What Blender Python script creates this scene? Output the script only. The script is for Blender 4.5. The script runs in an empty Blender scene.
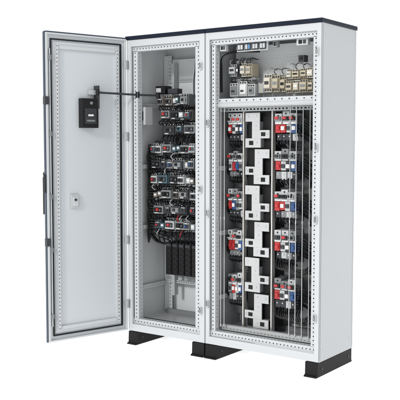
import bpy, math, random
from mathutils import Vector
random.seed(31)
scene=bpy.context.scene
col=bpy.context.collection

# ---------------------------------------------------------------- materials
def mat(name,c,rough=.5,metal=0.,var=.04,bump=0.,scale=60,emit=0.,spec=.5):
    m=bpy.data.materials.new(name); m.use_nodes=True
    nt=m.node_tree; b=nt.nodes["Principled BSDF"]
    tc=nt.nodes.new("ShaderNodeTexCoord")
    n=nt.nodes.new("ShaderNodeTexNoise"); n.inputs["Scale"].default_value=3; n.inputs["Detail"].default_value=5
    nt.links.new(tc.outputs["Object"],n.inputs["Vector"])
    r=nt.nodes.new("ShaderNodeValToRGB")
    r.color_ramp.elements[0].position=.3; r.color_ramp.elements[1].position=.7
    r.color_ramp.elements[0].color=(*[max(0,x*(1-var)) for x in c],1)
    r.color_ramp.elements[1].color=(*[min(1,x*(1+var)) for x in c],1)
    nt.links.new(n.outputs["Fac"],r.inputs["Fac"])
    nt.links.new(r.outputs["Color"],b.inputs["Base Color"])
    b.inputs["Roughness"].default_value=rough; b.inputs["Metallic"].default_value=metal
    b.inputs["Specular IOR Level"].default_value=spec
    if bump:
        n2=nt.nodes.new("ShaderNodeTexNoise"); n2.inputs["Scale"].default_value=scale*10
        nt.links.new(tc.outputs["Object"],n2.inputs["Vector"])
        bp=nt.nodes.new("ShaderNodeBump"); bp.inputs["Strength"].default_value=bump; bp.inputs["Distance"].default_value=.001
        nt.links.new(n2.outputs["Fac"],bp.inputs["Height"]); nt.links.new(bp.outputs["Normal"],b.inputs["Normal"])
    if emit:
        b.inputs["Emission Color"].default_value=(1,1,1,1); b.inputs["Emission Strength"].default_value=emit
    return m
WHITE=mat("powder_coat_light_grey",(.47,.487,.50),.38,bump=.12,var=.01)
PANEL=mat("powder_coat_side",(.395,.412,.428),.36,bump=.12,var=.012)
INNER=mat("powder_coat_inner",(.58,.60,.61),.5,bump=.1,var=.015)
DOORM=mat("powder_coat_door",(.475,.505,.53),.38,bump=.1,var=.008)
EDGE=mat("door_edge_blue_grey",(.025,.042,.070),.4)
ZINC=mat("zinc_plate",(.50,.51,.515),.34,.45,var=.12)
ZINCD=mat("zinc_plate_dull",(.26,.268,.272),.45,.3,var=.15)
PLATE=mat("cover_plate_grey",(.44,.45,.455),.38,.15,var=.08)
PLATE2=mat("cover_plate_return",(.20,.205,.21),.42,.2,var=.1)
STEEL=mat("bright_rod",(.50,.51,.52),.22,1.0,var=.05)
NAVY=mat("roof_navy",(.004,.008,.020),.45,spec=.2)
FOOT=mat("plinth_black",(.008,.008,.009),.6,bump=.2,spec=.2)
BLACK=mat("black_plastic",(.005,.005,.006),.5,var=.2,spec=.3)
RUBBER=mat("gasket_rubber",(.008,.009,.011),.6,spec=.3)
CABLE=mat("black_cable",(.006,.006,.007),.38,var=.3,spec=.4)
DARK=mat("dark_grey_plastic",(.030,.033,.038),.45,var=.2,spec=.35)
GREY=mat("grey_plastic",(.18,.19,.195),.45,var=.15)
BROWN=mat("brown_grey_plastic",(.14,.125,.11),.45,var=.15)
TEAL=mat("blue_green_plastic",(.05,.095,.115),.45,var=.2)
LGREY=mat("light_grey_plastic",(.41,.425,.43),.45,var=.08)
RED=mat("red_plastic",(.40,.024,.026),.4,var=.15)
BLUE=mat("blue_plastic",(.020,.070,.20),.4,var=.2)
SBLUE=mat("pale_blue_label",(.08,.19,.35),.4,var=.1)
BEIGE=mat("beige_resin",(.40,.355,.265),.45,var=.1)
BEIGE2=mat("pale_resin",(.50,.47,.39),.45,var=.1)
SLOT=mat("channel_shadow",(.15,.155,.16),.6)
LABEL=mat("white_label",(.66,.66,.65),.5)
COPPER=mat("tinned_bar",(.50,.49,.47),.3,.6,var=.1)
WGREY=mat("grey_wire",(.33,.34,.35),.45)
GROUNDM=mat("white_floor_fill_glow",(.92,.92,.92),.9,var=0,emit=.62,spec=.1)  # floor is no lamp; emission added to whiten the shaded ground under the cabinets

# ---------------------------------------------------------------- mesh builder
class M:
    def __init__(s): s.v=[];s.f=[];s.m=[];s.sm=[];s.mats=[]
    def mi(s,m):
        if m not in s.mats: s.mats.append(m)
        return s.mats.index(m)
    def poly(s,vs,fs,m,smooth=False):
        o=len(s.v); s.v+= [tuple(p) for p in vs]; i=s.mi(m)
        for f in fs: s.f.append([o+k for k in f]); s.m.append(i); s.sm.append(smooth)
    def box(s,x0,x1,y0,y1,z0,z1,m):
        if x0>x1:x0,x1=x1,x0
        if y0>y1:y0,y1=y1,y0
        if z0>z1:z0,z1=z1,z0
        s.poly([(x0,y0,z0),(x1,y0,z0),(x1,y1,z0),(x0,y1,z0),(x0,y0,z1),(x1,y0,z1),(x1,y1,z1),(x0,y1,z1)],
               [(0,3,2,1),(4,5,6,7),(0,1,5,4),(1,2,6,5),(2,3,7,6),(3,0,4,7)],m)
    def cyl(s,a,b,r,m,n=12):
        a=Vector(a);b=Vector(b);d=(b-a).normalized()
        t=Vector((0,0,1)) if abs(d.z)<.9 else Vector((1,0,0))
        u=d.cross(t).normalized();w=d.cross(u)
        vs=[];
        for c in(a,b):
            for i in range(n):
                g=2*math.pi*i/n; vs.append(c+u*(r*math.cos(g))+w*(r*math.sin(g)))
        s.poly(vs,[(i,(i+1)%n,n+(i+1)%n,n+i) for i in range(n)],m,True)
        s.poly(vs[:n],[tuple(range(n))],m); s.poly(vs[n:],[tuple(range(n-1,-1,-1))],m)
    def prism_x(s,pts,x0,x1,m):
        n=len(pts); vs=[(x0,p[0],p[1]) for p in pts]+[(x1,p[0],p[1]) for p in pts]
        s.poly(vs,[tuple(range(n)),tuple(range(2*n-1,n-1,-1))]+[(i,n+i,n+(i+1)%n,(i+1)%n) for i in range(n)],m)
    def tube(s,pts,r,m,n=8,sub=6):
        P=[Vector(p) for p in pts]; Q=[]
        E=[P[0]*2-P[1]]+P+[P[-1]*2-P[-2]]
        for i in range(1,len(E)-2):
            for k in range(sub):
                t=k/sub;a,b,c,d=E[i-1],E[i],E[i+1],E[i+2]
                Q.append(.5*((2*b)+(c-a)*t+(2*a-5*b+4*c-d)*t*t+(3*b-a-3*c+d)*t**3))
        Q.append(P[-1]); vs=[]; u=None
        for i,q in enumerate(Q):
            d=(Q[min(i+1,len(Q)-1)]-Q[max(i-1,0)]).normalized()
            if u is None:
                t=Vector((0,0,1)) if abs(d.z)<.9 else Vector((1,0,0)); u=d.cross(t).normalized()
            u=(u-d*u.dot(d)).normalized(); w=d.cross(u)
            for k in range(n):
                g=2*math.pi*k/n; vs.append(q+u*(r*math.cos(g))+w*(r*math.sin(g)))
        s.poly(vs,[(i*n+k,i*n+(k+1)%n,(i+1)*n+(k+1)%n,(i+1)*n+k) for i in range(len(Q)-1) for k in range(n)],m,True)
    def perf(s,o,u,v,L,W,m,pitch=.025,hl=.010,hw=.010):
        o=Vector(o);u=Vector(u);v=Vector(v); n=max(1,int(L/pitch)); p=L/n
        vb=[0,(W-hw)/2,(W+hw)/2,W]
        for i in range(n):
            ub=[i*p,i*p+(p-hl)/2,i*p+(p+hl)/2,(i+1)*p]
            vs=[o+u*a+v*b for a in ub for b in vb]
            fs=[(a*4+b,(a+1)*4+b,(a+1)*4+b+1,a*4+b+1) for a in range(3) for b in range(3) if not(a==1 and b==1)]
            s.poly(vs,fs,m)
    def obj(s,name,parent=None,off=(0,0,0),bevel=0.,label=None):
        me=bpy.data.meshes.new(name)
        me.from_pydata([(a[0]-off[0],a[1]-off[1],a[2]-off[2]) for a in s.v],[],s.f)
        for m in s.mats: me.materials.append(m)
        me.polygons.foreach_set("material_index",s.m); me.polygons.foreach_set("use_smooth",s.sm); me.update()
        ob=bpy.data.objects.new(name,me); col.objects.link(ob)
        if parent: ob.parent=parent
        if bevel:
            b=ob.modifiers.new("b","BEVEL"); b.width=bevel; b.segments=2; b.limit_method='ANGLE'; b.angle_limit=math.radians(50)
        if label: ob["label"]=label
        return ob
def empty(name,loc,label,cat,group=None):
    e=bpy.data.objects.new(name,None); e.location=loc; e.empty_display_size=.1; col.objects.link(e)
    e["label"]=label; e["category"]=cat
    if group: e["group"]=group
    return e
U=random.uniform

D=.454; ZB=.09; ZR=2.066
HL=.0070; HW=.0078
# ---------------------------------------------------------------- shell shared by both cabinets
def shell(E,off,x0,x1,pl,pr,left_side,right_side):
    if left_side:
        a=M(); a.box(x0,x0+.003,.004,D,ZB,ZR,INNER); a.obj("side_panel",E,off,.001)
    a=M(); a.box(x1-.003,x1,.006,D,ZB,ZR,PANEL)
    if right_side:
        for z in(.16,2.0):
            for y in(.05,D-.05): a.cyl((x1-.001,y,z),(x1+.003,y,z),.004,ZINC)
        a.box(x1-.002,x1+.0015,.012,.016,ZB+.01,ZR-.01,GREY)
        a.box(x1-.002,x1+.002,D-.014,D-.002,ZB+.01,ZR-.01,PANEL)
    a.obj("side_panel",E,off,.001)
    a=M(); a.box(x0+.004,x1-.004,D-.004,D-.001,ZB,ZR,INNER); a.obj("back_panel",E,off)
    a=M()
    xl=x0+.004; xr=x1-.004
    for (p,w,sg) in((xl,pl,1),(xr,pr,-1)):
        fl=w*.45
        a.box(p,p+sg*fl,0,.016,ZB+.002,ZR-.002,WHITE)
        a.box(p+sg*(fl-.002),p+sg*fl,.0165,.055,ZB+.1,ZR-.08,WHITE)
        a.box(p+sg*(fl+.0005),p+sg*(fl+.0045),.016,.0195,ZB+.09,ZR-.08,DARK)
        a.perf((p+sg*fl,.020,ZB+.085),(0,0,1),(sg,0,0),ZR-ZB-.16,w-fl,WHITE,.025,HL,HW)
        a.box(p+sg*fl,p+sg*(w-.002),.030,.032,ZB+.085,ZR-.075,SLOT)
        a.perf((p+sg*w,.020,ZB+.085),(0,0,1),(0,1,0),ZR-ZB-.16,.045,WHITE,.025,HL,HW)
        a.perf((p+sg*(w*.6),D-.06,ZB+.085),(0,0,1),(sg,0,0),ZR-ZB-.16,.03,INNER,.025,HL,HW)
        a.perf((p+sg*(w*.6),D-.06,ZB+.085),(0,0,1),(0,1,0),ZR-ZB-.16,.05,INNER,.025,HL,HW)
        a.box(p+sg*.004,p+sg*(w*.6-.004),D-.056,D-.006,ZB+.085,ZR-.075,INNER)
    fl0=xl+pl*.45; fl1=xr-pr*.45
    a.box(fl0,fl1,.001,.016,ZR-.045,ZR-.002,WHITE)
    a.perf((fl0,.020,ZR-.078),(1,0,0),(0,0,1),fl1-fl0,.033,WHITE,.025,HW,HL)
    a.box(fl0,fl1,.030,.032,ZR-.076,ZR-.046,SLOT)
    a.perf((fl0,.020,ZR-.078),(1,0,0),(0,1,0),fl1-fl0,.04,WHITE,.025,HW,HL)
    a.box(fl0,fl1,.001,.016,ZB+.002,ZB+.05,WHITE)
    a.perf((fl0,.020,ZB+.05),(1,0,0),(0,0,1),fl1-fl0,.036,WHITE,.025,HW,HL)
    a.box(fl0,fl1,.030,.032,ZB+.05,ZB+.084,SLOT)
    a.perf((fl0,.020,ZB+.086),(1,0,0),(0,1,0),fl1-fl0,.045,WHITE,.025,HW,HL)
    for z in(.36,.78,1.2,1.62):
        a.perf((x0+.03,.066,z),(0,1,0),(0,0,1),D-.14,.028,INNER,.025,HL,HW)
        a.box(x0+.008,x0+.026,.066,D-.08,z+.002,z+.026,INNER)
    a.obj("frame",E,off)
    a=M(); a.box(x0+.004,x1-.004,.07,D-.006,ZB+.06,ZB+.063,INNER)
    a.box(x0+.06,x1-.06,.12,D-.06,ZB+.0635,ZB+.068,ZINC)
    for i in range(6):
        xx=x0+.09+i*(x1-x0-.18)/5; a.cyl((xx,.13,ZB+.066),(xx,.13,ZB+.071),.006,DARK)
    a.box(x0+.07,x1-.07,.08,.092,ZB+.064,ZB+.085,BLACK)
    a.box(x0+.05,x1-.05,D-.09,D-.07,ZB+.0685,ZB+.10,GREY)
    a.obj("floor_plate",E,off,.001)
    a=M(); a.box(x0+.004,x1-.004,.02,D-.006,ZR-.004,ZR-.001,INNER); a.obj("ceiling_plate",E,off)
    a=M(); a.box(x0-(.006 if left_side else -.001),x1+(.006 if right_side else -.001),-.008,D+.006,ZR,2.090,NAVY)
    a.obj("roof",E,off,.002)
def foot(E,off,x0,x1):
    a=M()
    a.prism_x([(-.022,.0),(D+.005,.0),(D+.005,.010),(D,.014),(D,.088),(-.003,.088),(-.006,.014),(-.022,.008)],x0,x1,FOOT)
    for y in(.05,D-.05): a.cyl((x1-.001,y,.045),(x1+.003,y,.045),.007,DARK)
    a.obj("plinth_foot",E,off,.002)
def striker(E,off,x,z):
    a=M(); a.box(x-.010,x+.010,-.014,.019,z-.022,z+.022,LGREY); a.box(x-.006,x+.006,-.019,-.013,z-.012,z+.012,GREY)
    a.cyl((x,-.0195,z+.017),(x,-.013,z+.017),.003,DARK,8)
    a.obj("lock_striker",E,off,.0015)

# ================================================================= LEFT CABINET
XL0,XL1=-1.464,-.817
offL=((XL0+XL1)/2,D/2,0)
L=empty("electrical_cabinet",offL,"light grey narrow electrical cabinet with its tall door swung open","electrical cabinet")
shell(L,offL,XL0,XL1,.075,.085,True,False)
foot(L,offL,XL0+.006,XL0+.085); foot(L,offL,XL1-.10,XL1-.004)
for z in(.30,1.08,1.86): striker(L,offL,XL1-.03,z)

a=M(); a.box(-1.37,-.90,.385,.389,.62,1.96,INNER)
for z in(1.80,1.5,.62,.44):
    a.perf((-1.40,.378,z),(1,0,0),(0,0,1),.54,.024,LGREY,.02,.010,.008)
a.obj("mounting_plate",L,offL)
a=M(); a.box(-1.375,-1.0,.275,.280,.72,1.70,DARK); a.obj("backing_plate",L,offL)
for xx in (-1.335,-1.045):
    a=M(); a.box(xx,xx+.022,.33,.37,.30,1.93,LGREY)
    a.perf((xx,.328,.30),(0,0,1),(1,0,0),1.63,.022,LGREY,.025,.010,.008)
    a.obj("mounting_rail",L,offL)

def device(E,off,x0,x1,y,z,h,body,accent,kind=0,depth=.08):
    a=M(); w=x1-x0; yb=.255 if y<.16 else .268
    poles=max(2,min(4,int(w/.016)))
    if kind==2:
        a.box(x0,x1,y+.030,yb,z-h/2,z+h*.30,DARK); a.box(x0+.002,x1-.002,y-.004,y+.030,z-h*.22,z+h*.24,random.choice((LGREY,TEAL,BROWN)))
        a.box(x0+w*.2,x1-w*.2,y-.0055,y-.004,z-h*.05,z+h*.12,LABEL); a.box(x0+w*.1,x1-w*.1,y+.012,y+.030,z-h*.48,z-h*.30,GREY)
        return a.obj("relay",E,off,.001)
    a.box(x0,x1,y+.026,yb,z-h/2,z+h/2,body)
    a.box(x0+.002,x1-.002,y+.010,y+.026,z-h*.30,z+h*.30,random.choice((body,DARK)))
    a.box(x0+w*.14,x1-w*.14,y,y+.010,z-h*.17,z+h*.17,random.choice((DARK,DARK,TEAL)) if kind==0 else random.choice((DARK,GREY,BLACK)))
    for i in range(poles):
        xx=x0+w*(i+.5)/poles
        a.box(xx-w*.10,xx+w*.10,y+.020,y+.0262,z+h*.34,z+h*.46,BLACK)
        a.box(xx-w*.10,xx+w*.10,y+.020,y+.0262,z-h*.46,z-h*.34,BLACK)
        a.cyl((xx,y+.0165,z+h*.41),(xx,y+.0205,z+h*.41),.0036,ZINC,8)
    s=U(.3,.45)
    a.box(x0+w*s,x0+w*(s+.22),y-.010,y,z-h*.07,z+h*.12,accent)
    if kind==0: a.box(x0+w*.2,x0+w*.7,y+.0085,y+.010,z+h*.20,z+h*.26,LABEL)
    else:
        a.box(x0+w*.15,x0+w*.5,y+.0085,y+.010,z-h*.27,z-h*.20,LABEL)
        a.cyl((x1-w*.22,y-.004,z),(x1-w*.22,y,z),.005,GREY,10)
    return a.obj("circuit_breaker",E,off,.001)
def rowof(x0,x1,y,z,h,widths,bodies,accents):
    a=M(); a.box(x0-.012,x1+.012,(.256 if y<.16 else .269),(.262 if y<.16 else .274),z-.018,z+.018,ZINC); a.obj("din_rail",L,offL)
    T=sum(widths); x=x0
    for i,wd in enumerate(widths):
        w=(x1-x0)*wd/T
        kind=2 if wd<1.0 else (1 if wd>1.4 else 0)
        device(L,offL,x+.0016,x+w-.0016,y+(.014 if kind==2 else 0)+U(-.014,.012),z+U(-.007,.007),h*(1.08 if kind==1 else U(.84,1.0)),random.choice(bodies),random.choice(accents),kind)
        x+=w
rowof(-1.335,-1.085,.17,1.662,.078,[1.2,1.6,.8,.8,1.6],[GREY,GREY,BROWN],[BLACK,BLACK,RED])
rowof(-1.315,-1.055,.165,1.566,.082,[1.6,1.6,.8,1.2],[GREY,LGREY,BROWN],[BLACK,RED,BLACK])
rowof(-1.285,-1.025,.16,1.466,.086,[1.8,1.2,1.8],[DARK,GREY,BROWN],[BLACK,DARK])
zs=[1.335,1.232,1.128,1.024,.92,.816]
WD=[[1.2,1.2,1.8,.8,.8,1.8,1.2],[1.8,1.2,1.2,1.8,.8,1.2],[1.2,1.8,1.8,1.2,.8,.8],[.8,.8,1.8,1.2,1.8,1.2],[1.8,1.2,1.8,1.2,1.2],[1.2,.8,1.8,1.8,1.2,.8]]
for i,z in enumerate(zs):
    a=M(); a.box(-1.385,-1.005,.20,.262,z+.048,z+.056,BLACK); a.obj("wiring_duct",L,offL)
    rowof(-1.398+.009*i,-1.005,.150-.006*(i%3),z,.084,WD[i],[[GREY,LGREY,BROWN,GREY],[LGREY,GREY,DARK],[GREY,GREY,TEAL,LGREY]][i%3],[BLACK,BLACK,RED,DARK,BLUE,RED])
a=M(); a.box(-1.435,-1.37,.08,.16,1.50,1.62,LGREY); a.box(-1.42,-1.385,.074,.08,1.53,1.59,DARK); a.box(-1.42,-1.40,.075,.0795,1.60,1.612,LABEL)
a.obj("junction_box",L,offL,.002)
a=M(); a.box(-1.36,-1.28,.18,.26,1.712,1.765,BLACK); a.box(-1.35,-1.31,.172,.18,1.72,1.75,LGREY); a.box(-1.27,-1.19,.2,.26,1.712,1.745,DARK)
a.obj("control_relay",L,offL,.002)
for i,z in enumerate(zs):
    for j in range(4):
        a=M(); xx=-1.405-.005*j+U(-.003,.003); zz=z-.028+.018*j
        y=.145+.014*j
        a.tube([(-1.388+.009*i,.185,zz),(-1.400,.155,zz+.002),(xx,y,zz-.025),(xx+U(-.003,.003),y+.012,zz-.10),(xx+.006,y+.025,max(.74,zz-.20)),(xx+.034,y+.06,max(.69,zz-.26)),(xx+.115,.26,max(.665,zz-.30))],.0048,CABLE)
        a.obj("cable",L,offL)
for i,z in enumerate(zs):
    for j in range(16):
        a=M(); x=-1.378+.0235*j+U(-.009,.009)
        a.tube([(x,.162,z-.030),(x+U(-.006,.006),.136+U(-.006,.008),z-.050+U(-.004,.004)),(x+U(-.020,.020),.156,z-.072)],U(.0028,.0042),CABLE if random.random()<.92 else random.choice((RED,WGREY)),6,5); a.obj("wire",L,offL)
for z in(1.615,1.518):
    for j in range(11):
        a=M(); x=-1.31+.024*j+U(-.006,.006)
        a.tube([(x,.182,z+.012),(x+U(-.006,.006),.152,z-.001),(x+U(-.014,.014),.176,z-.018)],.0036,CABLE,6,5); a.obj("wire",L,offL)
for j in range(9):
    a=M(); xx=-1.28+.030*j
    a.tube([(xx,.19,1.435),(xx+U(-.012,.012),.148,1.405),(xx-.02+U(-.012,.012),.160,1.372)],.0052,CABLE); a.obj("cable",L,offL)
for j in range(9):
    a=M(); xx=-1.33+.036*j
    a.tube([(xx,.19,.778),(xx+.01,.160,.740),(xx+U(-.008,.012),.2,.690)],.0055,CABLE); a.obj("cable",L,offL)
for j in range(6):
    a=M(); xx=-1.025-.009*j
    a.tube([(xx,.22,1.70),(xx,.22,1.80),(xx,.24,1.90),(xx-.03,.30,1.97)],.0036,WGREY if j%2 else CABLE); a.obj("wire",L,offL)
for j in range(5):
    a=M(); x=-1.29+.055*j
    a.box(x,x+.048,.20,.34,.47,.695,BLACK)
    for q in range(6): a.box(x+.004,x+.044,.194,.2,.485+q*.036,.505+q*.036,DARK if q==5 else BLACK)
    a.obj("fuse_holder",L,offL,.002)
a=M(); a.perf((-1.40,.352,.385),(1,0,0),(0,0,1),.45,.022,LGREY,.02,.010,.008); a.box(-1.40,-.95,.354,.362,.385,.407,GREY); a.obj("cable_clamp_rail",L,offL)

# ---- door
W=.602; H0=.097; H1=2.072
ang=math.radians(-106)
door=M()
door.box(0,W,-.020,-.010,H0,H1,DOORM)
door.box(0,W,-.0105,.006,H1-.012,H1-.0005,WHITE); door.box(0,W,-.0105,.006,H0+.0005,H0+.012,WHITE)
door.box(.0005,.014,-.0105,.006,H0+.012,H1-.012,WHITE); door.box(W-.014,W-.0005,-.0105,.006,H0+.012,H1-.012,WHITE)
door.box(.055,W-.055,-.0105,-.004,H0+.055,H1-.055,DOORM)
DO=door.obj("door",L,(0,0,0),.0015,"tall light grey door standing open with black gasket")
DO.location=(XL0+.004-offL[0],-.012-offL[1],0); DO.rotation_euler=(0,0,ang)
a=M(); a.box(W+.0003,W+.006,-.024,-.004,H0-.002,H1+.004,EDGE); a.box(.004,W,-.024,.0065,H1+.0003,H1+.0075,EDGE); a.obj("edge_trim",DO,bevel=.001,label="dark blue trim along the door edge")
a=M(); g=.040
c=[(g,H0+g),(W-g,H0+g),(W-g,H1-g),(g,H1-g)]; gw=.0045
for i in range(4):
    p,q=c[i],c[(i+1)%4]
    if p[0]==q[0]: a.box(p[0]-gw,p[0]+gw,-.0105,.002,min(p[1],q[1])+gw,max(p[1],q[1])-gw,RUBBER)
    else: a.box(min(p[0],q[0])-gw,max(p[0],q[0])+gw,-.0105,.002,p[1]-gw,p[1]+gw,RUBBER)
a.obj("gasket",DO,bevel=.002)
for x in(.062,W-.088):
    a=M(); a.box(x+.001,x+.003,-.004,.012,H0+.07,H1-.07,WHITE); a.box(x+.023,x+.025,-.004,.012,H0+.07,H1-.07,WHITE)
    a.perf((x+.001,.012,H0+.07),(0,0,1),(1,0,0),H1-H0-.14,.024,WHITE,.025,.007,.006)
    a.box(x+.003,x+.023,-.0035,.003,H0+.07,H1-.07,SLOT)
    a.obj("stiffener",DO)
for z in(H0+.075,H1-.10):
    a=M(); a.box(.09,W-.09,-.004,.008,z,z+.022,WHITE); a.obj("stiffener",DO,bevel=.001)
a=M(); a.box(W-.030,W-.024,-.009,.008,H0+.10,H1-.10,ZINC)
for z in(.25,.68,1.02,1.42,1.9): a.box(W-.034,W-.016,-.0095,.013,z,z+.03,GREY)
for z in(.72,1.62): a.box(W-.014,W+.012,-.018,.012,z,z+.05,DARK)
a.obj("lock_rod",DO,bevel=.001)
a=M(); a.box(W-.040,W-.004,-.034,-.0245,.90,1.20,DARK); a.box(W-.034,W-.002,-.064,-.035,.92,1.16,BLACK); a.cyl((W-.020,-.068,1.18),(W-.020,-.025,1.18),.014,DARK); a.box(W+.0065,W+.012,-.03,.0,1.06,1.18,BLACK)
a.obj("handle",DO,bevel=.003)
a=M(); a.box(.375,.435,-.0035,.010,.955,1.045,LGREY); a.box(.385,.425,.010,.016,.968,1.030,WHITE); a.cyl((.405,.016,1.01),(.405,.022,1.01),.009,DARK)
a.obj("lock_plate",DO,bevel=.002)
a=M(); a.box(.245,.365,-.0035,.045,1.475,1.665,BLACK); a.box(.262,.348,.045,.050,1.50,1.60,DARK)
a.box(.275,.335,.050,.0515,1.515,1.527,GREY); a.box(.285,.325,.050,.0515,1.55,1.562,LABEL); a.cyl((.30,.045,1.635),(.30,.052,1.635),.010,GREY)
a.obj("control_box",DO,bevel=.003)
a=M(); a.box(.245,.30,-.0035,.030,1.69,1.72,ZINC); a.box(.238,.25,-.0035,.05,1.60,1.75,DARK); a.obj("stay_bracket",DO,bevel=.002)
for z in(.28,.72,1.42,1.90):
    a=M(); a.cyl((-.004,.010,z-.028),(-.004,.010,z+.028),.007,GREY); a.box(-.002,.02,.007,.012,z-.025,z+.025,LGREY); a.obj("hinge",DO,bevel=.001)
def dw(u,v,z):
    return (XL0+.004+u*math.cos(ang)-v*math.sin(ang), -.012+u*math.sin(ang)+v*math.cos(ang), z)
a=M(); p=Vector(dw(.25,.045,1.705)); q=Vector((-1.395,.03,1.70)); r=Vector((-1.33,.17,1.70))
a.cyl(p,q,.007,DARK); a.cyl(q,r,.007,DARK); a.cyl(q-Vector((0,0,.02)),q+Vector((0,0,.02)),.014,BLACK); a.cyl(p-Vector((0,0,.015)),p+Vector((0,0,.02)),.012,BLACK)
a.cyl(r-Vector((0,0,.02)),r+Vector((0,0,.02)),.013,BLACK)
a.obj("door_stay",L,offL)

# ================================================================= RIGHT CABINET
XR0,XR1=-.815,0.0
offR=((XR0+XR1)/2,D/2,0)
R=empty("electrical_cabinet",offR,"light grey wide electrical cabinet open at the front, full of switchgear","electrical cabinet")
shell(R,offR,XR0,XR1,.060,.060,False,True)
foot(R,offR,XR0+.004,XR0+.095); foot(R,offR,-.088,-.004)
for z in(.35,.93,1.35,1.9): striker(R,offR,XR1-.026,z)
for z in(.35,.93,1.5): striker(R,offR,XR0+.022,z)
a=M(); a.box(-.80,-.04,.33,.334,.24,1.60,ZINCD); a.obj("mounting_plate",R,offR)
a=M(); a.box(-.78,-.05,.30,.304,1.67,2.0,INNER)
a.perf((-.78,.298,1.90),(1,0,0),(0,0,1),.73,.03,INNER,.025,.013,.009)
a.box(-.78,-.05,.255,.299,1.665,1.70,LGREY)
a.obj("mounting_plate",R,offR)
a=M(); a.box(-.805,-.055,.07,.36,1.622,1.628,LGREY); a.box(-.765,-.06,.055,.069,1.600,1.655,WHITE)
a.box(-.76,-.065,.048,.0545,1.606,1.626,LGREY)
for i in range(14): a.cyl((-.74+i*.05,.049,1.642),(-.74+i*.05,.0545,1.642),.0035,DARK,8)
a.obj("shelf",R,offR,.001)
def contactor(x,w,y,z,h,c=BEIGE):
    a=M(); a.box(x,x+w,y+.02,y+.10,z,z+h,c); a.box(x+.004,x+w-.004,y,y+.02,z+h*.22,z+h*.78,c)
    for q in range(3):
        xx=x+w*(q+.5)/3
        a.box(xx-w*.10,xx+w*.10,y+.016,y+.02,z+h*.83,z+h*.95,DARK); a.box(xx-w*.10,xx+w*.10,y+.016,y+.02,z+h*.06,z+h*.17,DARK)
    a.box(x+w*.2,x+w*.8,y-.003,y,z+h*.42,z+h*.6,random.choice((DARK,LABEL,BLACK,GREY)))
    a.obj("contactor",R,offR,.0015)
contactor(-.470,.050,.13,1.690,.112,BEIGE2); contactor(-.416,.046,.14,1.690,.105); contactor(-.366,.040,.15,1.690,.095)
ww=[.050,.042,.055,.040]; x=-.308
for i in range(4): contactor(x,ww[i]-.003,.12+U(-.008,.008),1.680,U(.070,.080),(BEIGE,BEIGE2,BEIGE,BEIGE)[i]); x+=ww[i]
ww=[.040,.055,.045,.048]; x=-.308
for i in range(4): contactor(x,ww[i]-.003,.13+U(-.01,.01),1.764,U(.050,.068),(BEIGE2,BEIGE,BEIGE,BEIGE2)[i]); x+=ww[i]
contactor(-.735,.052,.14,1.800,.075,LGREY); contactor(-.678,.020,.14,1.79,.09,DARK); contactor(-.652,.040,.14,1.795,.085,BEIGE2); contactor(-.609,.040,.14,1.795,.080)
for x,w2,h2 in((-.735,.065,.085),(-.665,.060,.095),(-.600,.055,.075)):
    a=M(); a.box(x,x+w2,.16,.26,1.672,1.672+h2,LGREY); a.box(x+.008,x+w2-.008,.155,.16,1.684,1.672+h2-.02,LABEL if w2==.060 else GREY); a.box(x+.012,x+w2*.6,.1535,.155,1.70,1.712,DARK)
    for q in(.2,.5,.8): a.cyl((x+w2*q,.152,1.672+h2-.010),(x+w2*q,.1605,1.672+h2-.010),.004,BLACK,8)
    a.obj("power_supply",R,offR,.0015)
a=M(); a.box(-.74,-.57,.20,.25,1.778,1.790,ZINC); a.obj("din_rail",R,offR)
a=M()
for i in range(5): a.box(-.540+i*.013,-.529+i*.013,.19,.26,1.69,1.755-.006*(i%2),(LGREY,BEIGE2,LGREY,GREY,SBLUE)[i])
a.obj("terminal_block",R,offR,.001)
a=M(); a.box(-.235,-.195,.15,.20,1.865,1.905,DARK); a.box(-.225,-.205,.145,.15,1.875,1.895,BLACK); a.obj("control_relay",R,offR,.001)
a=M(); a.box(-.61,-.39,.050,.065,1.938,1.992,WHITE)
for i in range(4):
    x=-.603+i*.053; a.box(x,x+.046,.042,.050,1.944,1.986,DARK); a.box(x+.006,x+.021,.039,.042,1.951,1.979,LGREY); a.box(x+.025,x+.040,.039,.042,1.951,1.979,SBLUE if i in(1,) else LGREY)
a.obj("socket_plate",R,offR,.001)
for x,w2,c in((-.735,.045,LGREY),(-.35,.03,GREY),(-.19,.075,LGREY)):
    a=M(); a.box(x,x+w2,.045,.075,1.950,1.988,c); a.box(x+w2*.2,x+w2*.5,.041,.045,1.958,1.980,BLACK); a.box(x+w2*.6,x+w2*.85,.041,.045,1.958,1.980,DARK); a.obj("socket",R,offR,.001)
for k in range(22):
    left=k<9
    if k<16: x0=(-.725+.018*k) if left else (-.45+.05*(k-9)); z0=1.872 if left else (1.80 if k<12 else 1.822); hh=.034
    else: x0=-.72+.03*(k-16); z0=1.758; hh=.024
    a=M(); a.tube([(x0,.18,z0-.004),(x0+U(-.004,.004),.150,z0+.014),(x0+.006,.17,z0+hh+U(-.006,.008)),(x0+U(-.01,.02),.26,z0+hh)],.0024,CABLE if k%3 else WGREY,6); a.obj("wire",R,offR)
for k in range(3):
    a=M(); a.tube([(-.78,.12+.01*k,1.70),(-.782,.12+.01*k,1.85),(-.775,.14,1.93),(-.70,.20,1.955+.006*k),(-.55,.22,1.95+.006*k)],.0034,CABLE); a.obj("cable",R,offR)
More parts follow.
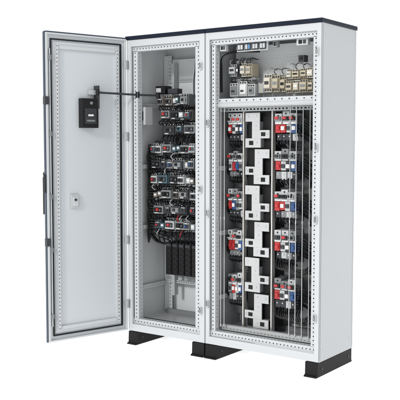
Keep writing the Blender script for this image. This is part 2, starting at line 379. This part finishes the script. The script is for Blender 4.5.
# central busbar stack: pale stepped brackets separated by deep black recesses
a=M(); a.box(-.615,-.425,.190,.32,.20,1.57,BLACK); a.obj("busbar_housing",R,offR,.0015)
hm=.229
x0,x1=-.608,-.432; w=x1-x0
for i in range(6):
    z=1.572-hm*(i+1); k=i%2
    f=lambda u,v:((x0+(u if k==0 else 1-u)*w),z+.003+v*(hm-.006))
    def bx(u0,v0,u1,v1,y0,y1,m):
        p,q=f(u0,v0),f(u1,v1); a.box(p[0],q[0],y0,y1,p[1],q[1],m)
    a=M()
    bx(0,.74,.60,.99,.146,.154,PLATE)
    bx(.28,.50,.60,.7395,.146,.154,PLATE)
    bx(.28,.27,1.0,.4995,.146,.154,PLATE)
    bx(0,.01,.64,.2695,.146,.154,PLATE)
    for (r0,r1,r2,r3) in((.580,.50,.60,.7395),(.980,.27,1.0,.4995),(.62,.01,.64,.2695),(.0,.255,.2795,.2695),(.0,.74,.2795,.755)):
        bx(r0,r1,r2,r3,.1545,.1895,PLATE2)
    bx(.16,.08,.34,.20,.1445,.1457,BLACK); bx(.66,.33,.84,.44,.1445,.1457,BLACK)
    for (u,v) in((.48,.15),(.92,.39),(.12,.88),(.44,.62),(.46,.90)):
        c0=f(u,v); a.cyl((c0[0],.141,c0[1]),(c0[0],.1457,c0[1]),.005,ZINC,6)
    a.obj("busbar_cover",R,offR,.0010)
for xx in(-.625,-.415):
    a=M(); a.box(xx-.005,xx+.005,.15,.188,.19,1.59,COPPER); a.obj("busbar",R,offR,.001)
def group(xc,zc,side,h=.20,w=.155):
    x0=xc-w/2
    a=M()
    a.box(x0-.006,x0+w+.006,.236,.246,zc-h/2-.01,zc+h/2+.004,DARK)
    n=3; pw=w/n
    split=.018+U(-.006,.006)
    for i in range(n):
        xx=x0+i*pw; c=random.choice((LGREY,GREY,LGREY)); dy=U(-.006,.005)
        top=h/2-.004-random.choice((0,0,.014))
        a.box(xx+.0015,xx+pw-.0015,.150+dy,.235,zc+split+.002,zc+top,c)
        a.box(xx+.006,xx+pw-.006,.132+dy,.150+dy,zc+.036,zc+h/2-.036,random.choice((GREY,c,DARK,DARK)))
        a.box(xx+pw*.25,xx+pw*.75,.122+dy,.132+dy,zc+.044,zc+.060,random.choice((RED,RED,BLACK,DARK)))
        a.cyl((xx+pw/2,.146+dy,zc+top-.014),(xx+pw/2,.1505+dy,zc+top-.014),.005,BLACK,8)
        a.box(xx+.006,xx+pw-.006,.148+dy,.150+dy,zc+split+.005,zc+split+.013,LABEL)
    m=4; mw=w/m
    cc=random.choice(([RED,RED,LGREY,BLUE],[LGREY,RED,BLUE,GREY],[RED,LGREY,DARK,BLUE],[GREY,RED,LGREY,BLUE],[RED,BLUE,GREY,LGREY]))
    for i in range(m):
        xx=x0+i*mw; dy=U(-.006,.006)
        a.box(xx+.0015,xx+mw-.0015,.154+dy,.235,zc-.034-U(0,.008),zc+split,cc[i])
        a.box(xx+mw*.2,xx+mw*.8,.144+dy,.154+dy,zc-.022,zc+.002,(LABEL if random.random()<.5 else cc[i]) if cc[i] in(RED,BLUE) else random.choice((LABEL,DARK,DARK)))
    for i in range(4):
        xx=x0+i*w/4
        a.box(xx+.001,xx+w/4-.001,.165+U(0,.010),.235,zc-h/2+.004+U(0,.010),zc-.044,random.choice((GREY,LGREY,DARK,DARK)))
        a.cyl((xx+w/8,.160,zc-.060),(xx+w/8,.1655,zc-.060),.0045,ZINC,8)
    a.obj("fuse_switch",R,offR,.0012)
    for j in range(8 if side>0 else 5):
        b=M(); z0=zc+.056-.016*j+U(-.003,.003)
        if side>0:
            xe=x0+w; bulge=.078-.004*j+U(-.010,.010); dn=.055+U(-.012,.020)
            b.tube([(xe-.01,.18,z0),(xe+.018,.155,z0+.004),(xe+bulge*.6,.160+.005*j,z0-.010),(xe+bulge,.185+.006*j,z0-.032),(xe+bulge+.008,.23,z0-dn),(xe+bulge*.7,.28,z0-dn-.035)],.0055,CABLE)
        else:
            xe=x0; bulge=.012+.003*j
            b.tube([(xe+.01,.175,z0),(xe-.006,.160,z0),(xe-bulge,.175,z0-.03),(xe-bulge,.20,z0-.06),(xe+.02,.24,z0-.09)],.0052,CABLE)
        b.obj("cable",R,offR)
    for j in range(6):
        b=M(); x=x0+w*(j+.5)/6
        b.tube([(x,.178,zc-h/2+.016),(x+U(-.003,.003),.152,zc-h/2-.004),(x+U(-.012,.012),.20,zc-h/2-.030)],.0042,CABLE,6,5); b.obj("wire",R,offR)
for zc,h in((1.478,.195),(1.245,.20),(1.000,.19),(.745,.195),(.440,.20)):
    group(-.318+U(-.003,.003),zc,1,h,.150)
for zc,h in((1.475,.19),(1.240,.18),(.99,.195),(.73,.185),(.45,.195)):
    group(-.686,zc,-1,h,.108)
for zc,n in((.615,9),(.310,11)):
    for j in range(n):
        b=M(); xx=-.385+.016*j; k=j/n
        b.tube([(xx,.175,zc+.030),(xx+.010,.145,zc+.006),(xx+.035,.135,zc-.012-.030*k+U(-.004,.004)),(-.225+.006*j,.145,zc-.026-.018*k+.008*(j%3)),(-.165+.004*j,.17,zc-.034+.016*(j%4)),(-.115+.003*j,.24,zc-.025+.022*(j%4))],.0056,CABLE); b.obj("cable",R,offR)
for x,y in((-.255,.095),(-.210,.090),(-.165,.090),(-.118,.090),(-.754,.050),(-.736,.060),(-.716,.070)):
    a=M(); a.cyl((x,y,.20),(x,y,1.60),.0032,STEEL,14)
    for z in(.21,.9,1.58): a.cyl((x,y,z-.008),(x,y,z+.008),.0055,STEEL,6)
    a.obj("support_rod",R,offR)
a=M(); a.box(-.80,-.055,.10,.13,.185,.205,LGREY); a.perf((-.80,.099,.17),(1,0,0),(0,0,1),.745,.035,LGREY,.025,.014,.01); a.obj("support_rail",R,offR)
a=M()
a.perf((-.80,.128,1.575),(1,0,0),(0,0,1),.745,.026,LGREY,.025,.014,.01); a.obj("support_rail",R,offR)

# ================================================================= ground, light, camera
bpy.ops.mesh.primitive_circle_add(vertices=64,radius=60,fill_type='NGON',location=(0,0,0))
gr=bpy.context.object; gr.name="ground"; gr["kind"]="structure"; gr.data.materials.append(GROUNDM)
w=bpy.data.worlds.new("World"); scene.world=w; w.use_nodes=True
bg=w.node_tree.nodes["Background"]; bg.inputs[0].default_value=(1,1,1,1); bg.inputs[1].default_value=1.0
sl=bpy.data.lights.new("key_light","SUN"); sl.energy=1.55; sl.angle=math.radians(9); sl.color=(1,.988,.97); so=bpy.data.objects.new("key_light",sl); col.objects.link(so)
so.rotation_euler=Vector((-.04,1,-.45)).to_track_quat('-Z','Y').to_euler()
cd=bpy.data.cameras.new("camera"); cam=bpy.data.objects.new("camera",cd); col.objects.link(cam)
cd.sensor_width=36; cd.lens=828.4/400*36; cd.clip_end=500
cam.location=(2.219,-4.2888,1.3802); cam.rotation_euler=(math.pi/2-.0693,0,.622)
scene.camera=cam
scene.view_settings.view_transform='Standard'; scene.view_settings.look='None'; scene.view_settings.exposure=0
